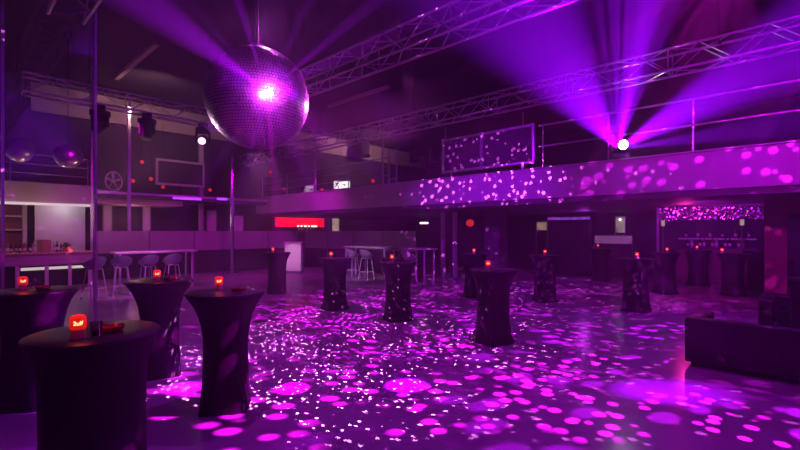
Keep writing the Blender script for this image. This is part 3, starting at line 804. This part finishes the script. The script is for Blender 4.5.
# orange and white lamps near the pillar (px 470, 222)
for px, py, d, m, lab in ((470, 223, 17.0, 'redsmall', 'orange-red lantern under the balcony left of the dark pillar'), (424, 223, 18.5, 'warmw', 'short white wall light under the balcony below the framed screens')):
    u, v = at(px, d); z = hz(py, d)
    t = thing('hanging_lamp', lab, 'lamp', (u, v, BZ0), .75)
    if m == 'warmw':
        b = nb(); box(b, 0, 0, z - BZ0, .05, .36, .08, 0, .01); obj('shade', b, m, t)
    else:
        b = nb(); lathe(b, [(.05, -.14), (.14, -.08), (.16, 0), (.14, .08), (.05, .14)], 16, off=(0, 0, z - BZ0)); obj('shade', b, m, t)
    b = nb(); tube(b, (0, 0, 0), (0, 0, z - BZ0), .012, 6); obj('cord', b, 'blackmetal', t)
for px, lab in ((443, 'slim pale upright beyond the screen left of the orange lantern'), (455, 'second slim pale upright beside the orange lantern')):
    u, v = at(px, 15.6)
    t = tag(obj('upright_post', (lambda b: (bx(b, u - .06, u + .06, v - .06, v + .06, 0, BZ0), b)[1])(nb()), 'parapet', None, False), lab, 'post')

# ------------------------------------------------------------------ black lounge seating at the right edge
def sofa(label, loc, rz, L):
    """runs along +X from its end, back at y = 0, seat towards +Y"""
    t = thing('lounge_sofa', label, 'sofa', loc, rz)
    b = nb(); bx(b, 0, L, .0, .20, .06, .60, .03); obj('backrest', b, 'leather', t)
    b = nb(); bx(b, .0, .2, .17, .88, .06, .58, .03); obj('armrest', b, 'leather', t)
    b = nb(); bx(b, L - .2, L, .17, .88, .06, .58, .03); obj('armrest', b, 'leather', t)
    b = nb(); bx(b, .18, L - .18, .18, .86, .06, .28, .02); obj('base', b, 'leather', t)
    n = max(1, int((L - .4) / .75)); s = (L - .4) / n
    for k in range(n):
        b = nb(); bx(b, .2 + k * s + .005, .2 + (k + 1) * s - .005, .2, .87, .27, .43, .035); obj('seat_cushion', b, 'leather', t)
    for x in (.08, L - .08):
        for y in (.08, .8):
            b = nb(); tube(b, (x, y, 0), (x, y, .07), .025, 10); obj('foot', b, 'blackmetal', t)
    return t
# local X -> room -v, local Y -> room +u : rotation of -90 degrees
sofa('low black lounge sofa seen from behind at the edge of the dance floor', (6.33, 1.07, 0), -PI / 2, 2.6)
o = sofa('second low black lounge sofa farther back by the maroon pillar', (9.95, -1.9, 0), PI / 2, 2.42)
u, v = at(806, 6.05)
t = thing('black_pedestal', 'tall black square pedestal between the two sofas, cut by the edge', 'pedestal', (u - .02, v - .12, 0))
b = nb(); box(b, 0, 0, .5, .56, .56, .92, 0, .012); obj('body', b, 'leather', t)
b = nb(); box(b, 0, 0, .98, .62, .62, .06, 0, .012); obj('top', b, 'tabletop', t)
b = nb(); box(b, 0, 0, .03, .50, .50, .06, 0, .005); obj('kick_base', b, 'blackmetal', t)

# ------------------------------------------------------------------ light
def gobo_nodes(nt, kind, p):
    """emission strength pattern over the direction of the light; returns an output socket"""
    L = nt.links.new
    tc = N(nt, 'ShaderNodeTexCoord'); nm = N(nt, 'ShaderNodeVectorMath', operation='NORMALIZE'); L(tc.outputs['Normal'], nm.inputs[0])
    if kind == 'dots':
        v = N(nt, 'ShaderNodeTexVoronoi'); v.inputs['Scale'].default_value = p['scale']; v.inputs['Randomness'].default_value = p.get('rand', 1)
        mp = N(nt, 'ShaderNodeMapping'); mp.inputs['Scale'].default_value = p.get('sq', (1, 1, 1)); mp.inputs['Location'].default_value = p.get('off', (0, 0, 0))
        L(nm.outputs[0], mp.inputs['Vector']); L(mp.outputs[0], v.inputs['Vector'])
        mr = N(nt, 'ShaderNodeMapRange', interpolation_type='SMOOTHSTEP')
        mr.inputs['From Min'].default_value = p['r'] * p.get('soft', .6); mr.inputs['From Max'].default_value = p['r']
        mr.inputs['To Min'].default_value = 1; mr.inputs['To Max'].default_value = p.get('base', 0)
        L(v.outputs['Distance'], mr.inputs['Value']); res = mr.outputs['Result']
        if p.get('patch'):
            nz = N(nt, 'ShaderNodeTexNoise'); nz.inputs['Scale'].default_value = p['patch']; nz.inputs['Detail'].default_value = 1
            L(nm.outputs[0], nz.inputs['Vector'])
            m2 = N(nt, 'ShaderNodeMapRange', interpolation_type='SMOOTHSTEP'); m2.inputs['From Min'].default_value = p.get('plo', .42); m2.inputs['From Max'].default_value = p.get('phi', .58)
            L(nz.outputs['Fac'], m2.inputs['Value'])
            mu = N(nt, 'ShaderNodeMath', operation='MULTIPLY'); L(res, mu.inputs[0]); L(m2.outputs['Result'], mu.inputs[1]); res = mu.outputs[0]
        return res
    if kind == 'rays':        # fan of streaks: noise over the angle round the lamp's axis
        sx = N(nt, 'ShaderNodeSeparateXYZ'); L(nm.outputs[0], sx.inputs[0])
        at2 = N(nt, 'ShaderNodeMath', operation='ARCTAN2'); L(sx.outputs['Y'], at2.inputs[0]); L(sx.outputs['X'], at2.inputs[1])
        nz = N(nt, 'ShaderNodeTexNoise', noise_dimensions='1D'); nz.inputs['Scale'].default_value = p['scale']; nz.inputs['Detail'].default_value = 2
        ad = N(nt, 'ShaderNodeMath', operation='ADD'); ad.inputs[1].default_value = p.get('seed', 0); L(at2.outputs[0], ad.inputs[0]); L(ad.outputs[0], nz.inputs['W'])
        mr = N(nt, 'ShaderNodeMapRange', interpolation_type='SMOOTHSTEP')
        mr.inputs['From Min'].default_value = p.get('lo', .48); mr.inputs['From Max'].default_value = p.get('hi', .66)
        mr.inputs['To Min'].default_value = p.get('base', 0); mr.inputs['To Max'].default_value = 1
        L(nz.outputs['Fac'], mr.inputs['Value']); return mr.outputs['Result']
    if kind == 'slits':       # parallel bars across the lamp's x axis
        sx = N(nt, 'ShaderNodeSeparateXYZ'); L(nm.outputs[0], sx.inputs[0])
        nz = N(nt, 'ShaderNodeTexNoise', noise_dimensions='1D'); nz.inputs['Scale'].default_value = p['scale']; nz.inputs['Detail'].default_value = 1
        ad = N(nt, 'ShaderNodeMath', operation='ADD'); ad.inputs[1].default_value = p.get('seed', 0); L(sx.outputs['X'], ad.inputs[0]); L(ad.outputs[0], nz.inputs['W'])
        mr = N(nt, 'ShaderNodeMapRange', interpolation_type='SMOOTHSTEP')
        mr.inputs['From Min'].default_value = p.get('lo', .42); mr.inputs['From Max'].default_value = p.get('hi', .62)
        mr.inputs['To Min'].default_value = p.get('base', 0); mr.inputs['To Max'].default_value = 1
        L(nz.outputs['Fac'], mr.inputs['Value']); return mr.outputs['Result']
def lamp(name, kind, loc, col, energy, target=None, angle=60, blend=.5, radius=.0, gobo=None, gp=None, roll=0):
    l = bpy.data.lights.new(name, kind); l.color = col; l.energy = energy
    if kind in ('POINT', 'SPOT'): l.shadow_soft_size = radius
    if kind == 'SPOT': l.spot_size = math.radians(angle); l.spot_blend = blend
    o = bpy.data.objects.new(name, l); C.objects.link(o); o.location = loc
    if target is not None:
        q = (Vector(target) - Vector(loc)).to_track_quat('-Z', 'Y')
        o.rotation_euler = (q.to_matrix() @ Matrix.Rotation(roll, 3, 'Z')).to_euler()
    if gobo:
        l.use_nodes = True; nt = l.node_tree; nt.nodes.clear()
        out = N(nt, 'ShaderNodeOutputLight'); e = N(nt, 'ShaderNodeEmission'); nt.links.new(e.outputs[0], out.inputs['Surface'])
        nt.links.new(gobo_nodes(nt, gobo, gp), e.inputs['Strength'])
    return o
PUR = (.36, 0, .80); VIO = (.30, 0, 1.0); MAG = (.75, 0, .70)
def pt(px, py, d): u, v = at(px, d); return (u, v, hz(py, d))

# washes from the trusses
lamp('wash_light', 'SPOT', (5.3, 0.6, 4.45), (.60, 0, .70), 230, (4.4, 3.2, 0), 130, 1, .15)
lamp('wash_light', 'SPOT', (5.3, 8.5, 4.4), (.60, 0, .72), 240, (5.6, 8.0, 0), 130, 1, .15)
lamp('wash_light', 'SPOT', (9.2, -.3, 4.5), (.28, 0, .90), 230, (7.6, 3.4, 0), 130, 1, .15)
lamp('wash_light', 'SPOT', (3.0, 12.0, 4.4), (.85, 0, .72), 520, (4.5, 15.5, .8), 110, 1, .15)
lamp('wash_light', 'SPOT', (8.0, 12.0, 4.4), (.80, 0, .78), 500, (9.5, 15.5, 1), 110, 1, .15)
# parapet washes
lamp('parapet_light', 'SPOT', (5.4, 6.0, 4.4), (.40, 0, .98), 1050, (10.2, 6.5, 2.6), 62, 1, .1)
lamp('parapet_light', 'SPOT', (5.4, -.5, 4.4), (.70, 0, .80), 720, (10.2, 1.0, 2.6), 72, 1, .1)
# beige band
lamp('band_light', 'SPOT', (5.0, 16.0, 6.4), (1, .50, .56), 190, (6.0, 20, 6.5), 140, 1, .2)
lamp('band_light', 'SPOT', (17.0, 16.5, 6.4), (1, .46, .58), 250, (17.0, 20, 6.6), 140, 1, .2)
# patterned lamps added beside the ball in place of its reflected dots
lamp('ball_dot_lamp', 'SPOT', (bu, bv, bz - BR - .03), (1, .20, .95), 17000, (3.4, 5.0, 0), 112, .6, 0, 'dots', dict(scale=40, r=.24, soft=.6, patch=3.5, plo=.36, phi=.50))
lamp('ball_dot_lamp', 'POINT', (bu + .1, bv - .1, bz + BR + .25), (.9, .10, .95), 4000, None, radius=0, gobo='dots', gp=dict(scale=30, r=.20, soft=.5))
# gobo projectors on the floor and parapet
lamp('gobo_floor', 'SPOT', (5.3, .4, 4.45), (1, .006, .95), 9500, (2.9, 2.7, 0), 78, .4, 0, 'dots', dict(scale=27, r=.40, soft=.55, patch=4.5, off=(1.7, .4, 0)))
lamp('gobo_floor', 'SPOT', (9.3, -.2, 4.45), (.60, .004, 1), 5200, (6.0, 1.9, 0), 70, .4, 0, 'dots', dict(scale=19, r=.40, soft=.6, patch=4, plo=.46, phi=.56))
lamp('gobo_floor', 'SPOT', (5.3, 8.0, 4.45), (.85, .01, 1), 9000, (7.0, 6.3, 0), 92, .5, 0, 'dots', dict(scale=50, r=.46, soft=.5, patch=8))
for k, tg in enumerate(((11.6, 3.0, 0), (11.2, 5.6, 0))):
    lamp('gobo_floor', 'SPOT', (5.3, -.6, 4.45), (.9, .06, .95), 9000, tg, 17, .4, 0, 'dots', dict(scale=80, r=.46, soft=.5, off=(k * 3.1, 0, 0)))
lamp('gobo_parapet', 'SPOT', (5.4, 5.0, 4.4), (1, .12, 1), 7000, (10.2, 6.3, 2.7), 54, .4, 0, 'dots', dict(scale=30, r=.30, soft=.7))
lamp('gobo_parapet', 'SPOT', (5.4, -.8, 4.4), (.85, .01, 1), 2600, (10.2, 1.4, 2.8), 44, .4, 0, 'dots', dict(scale=25, r=.40, soft=.6))
lamp('added_glint_spot', 'SPOT', (11.0, 1.7, 1.95), (.50, .01, 1), 420, (14, 1.75, 2.15), 60, .6, .02)  # unseen lamp without a pattern, added to make the band sparkle
# lights on the mirror ball
lamp('pin_spot', 'SPOT', (2.0, -1.2, 3.35), (1, .06, 1), 5200, (bu, bv, bz), 11, .3, .26)
lamp('pin_spot', 'SPOT', (9.3, 7.4, 4.55), (1, .06, 1), 16000, (bu, bv, bz), 8, .3, .5)
lamp('pin_spot', 'SPOT', pt(90, 196, 13.5), (1, .55, 1), 2500, (bu, bv, bz), 6, .3, .3)  # rim light added for the ball's lower left edge
lamp('pin_spot', 'SPOT', pt(204, 130, 10.7), (.6, .03, 1), 1500, (bu, bv, bz), 9, .4, .06)
# spots added at the ball's face for its reflected beams and flare
fl = pt(267, 92, 4.50)
RAY = (.42, 0, .90)
for (px, py, d, ang, e, c) in ((150, 5, 3.9, 22, 20000, RAY), (180, -10, 3.9, 7, 9000, RAY), (232, -20, 4.0, 8, 20000, RAY), (262, -30, 4.0, 5, 9000, RAY), (285, -40, 4.0, 5, 9000, RAY), (318, -20, 4.0, 7, 9000, RAY),
                               (392, -12, 3.6, 6, 15000, RAY), (440, 10, 3.6, 8, 9000, RAY), (281, 255, 4.55, 7, 17000, MAG), (226, 240, 4.55, 8, 8000, RAY), (330, 225, 4.58, 8, 9000, RAY), (190, 200, 4.4, 9, 5000, RAY), (385, 180, 4.5, 10, 4500, RAY)):
    lamp('added_ball_ray', 'SPOT', fl, c, e * 1.7, pt(px, py, d), ang, 1, .01)
lamp('added_ball_flare', 'POINT', fl, (.62, .02, 1), 70, None, radius=.03)
# violet beams of the moving light on the balcony
HL = Vector(pt(618, 149, 9.2))
for (px, py, d, ang, e, g) in ((505, -10, 4.6, 17, 50000, None), (545, -60, 6.0, 7, 6000, None), (605, -60, 6.0, 14, 40000, 'slits'),
                               (660, -50, 6.0, 19, 85000, 'slits'), (790, 48, 5.6, 21, 52000, None), (830, 118, 6.4, 12, 30000, None)):
    lamp('violet_beam', 'SPOT', HL, VIO, e * 1.6, pt(px, py, d), ang, .8, .02, g, dict(scale=20, seed=px * .37, lo=.36, hi=.58, base=.06))
# small local lights: table lamp glows, bar lights and unseen fills
for key, e in (('A', .6), ('B', .5), ('C', .6), ('D', .3)):
    u, v = lampat(key); lamp('lamp_glow', 'POINT', (u, v, TT + .20), (1, .05, .02), e, None, radius=.03)
lamp('plinth_fill', 'SPOT', pt(291, 222, 15.6), (1, .7, .85), 90, pt(293, 256, 17.2), 28, .6, .05)  # unseen spot added to brighten the plinth
lamp('bar_light', 'POINT', (2.9, 18.1, 2.5), (.95, .85, .92), 9, None, radius=.1)
lamp('bar_light', 'POINT', (.8, 17.1, 2.2), (1, .4, .6), 12, None, radius=.1)
lamp('lounge_light', 'POINT', (5.0, 18.6, 2.2), (1, .35, .55), 12, None, radius=.1)
lamp('stool_fill', 'SPOT', (3.4, 11.0, 4.5), (.75, .28, .95), 330, (3.6, 13.0, .6), 36, .8, .1)  # this spot and the next are unseen, added to brighten the stools
lamp('stool_fill', 'SPOT', (7.2, 9.0, 4.5), (.85, .40, 1), 520, (10.3, 11.5, .6), 26, .8, .1)
for px in (-50, 42, 130): lamp('crescent_fill', 'POINT', pt(px, 212, 12.9), (1, .55, .30), 16, None, radius=.15)  # unseen lamps added for warm crescents on the small mirror balls
lamp('under_balcony_light', 'POINT', (15.2, 5.5, 2.1), (.5, .03, .8), 14, None, radius=.15)
lamp('under_balcony_light', 'POINT', (13.2, 2.2, 2.1), (.9, .02, .35), 22, None, radius=.15)

# haze in the air
w = bpy.data.worlds.new('club_air'); sc.world = w; w.use_nodes = True; nt = w.node_tree; nt.nodes.clear()
wo = N(nt, 'ShaderNodeOutputWorld'); bg = N(nt, 'ShaderNodeBackground'); bg.inputs['Color'].default_value = (0, 0, 0, 1); bg.inputs['Strength'].default_value = 0
vs = N(nt, 'ShaderNodeVolumeScatter'); vs.inputs['Density'].default_value = .008; vs.inputs['Anisotropy'].default_value = .35
nt.links.new(bg.outputs[0], wo.inputs['Surface']); nt.links.new(vs.outputs[0], wo.inputs['Volume'])

# ------------------------------------------------------------------ camera and render look
cam = bpy.data.cameras.new('camera'); co = bpy.data.objects.new('camera', cam); C.objects.link(co)
co.location = (0, 0, EYE); co.rotation_euler = (PI / 2, 0, -math.atan2(CU, CV))
cam.sensor_width = 36; cam.lens = F * 36 / 800; cam.shift_y = 6 / 800; cam.clip_start = .02; cam.clip_end = 200
sc.camera = co
sc.view_settings.view_transform = 'Standard'; sc.view_settings.look = 'None'; sc.view_settings.gamma = 1; sc.view_settings.use_curve_mapping = False
sc.view_settings.exposure = -.15
cy = sc.cycles
cy.use_denoising = True; cy.max_bounces = 6; cy.volume_bounces = 1; cy.transparent_max_bounces = 8
cy.diffuse_bounces = 2; cy.glossy_bounces = 3; cy.sample_clamp_indirect = 3
cy.use_light_tree = True
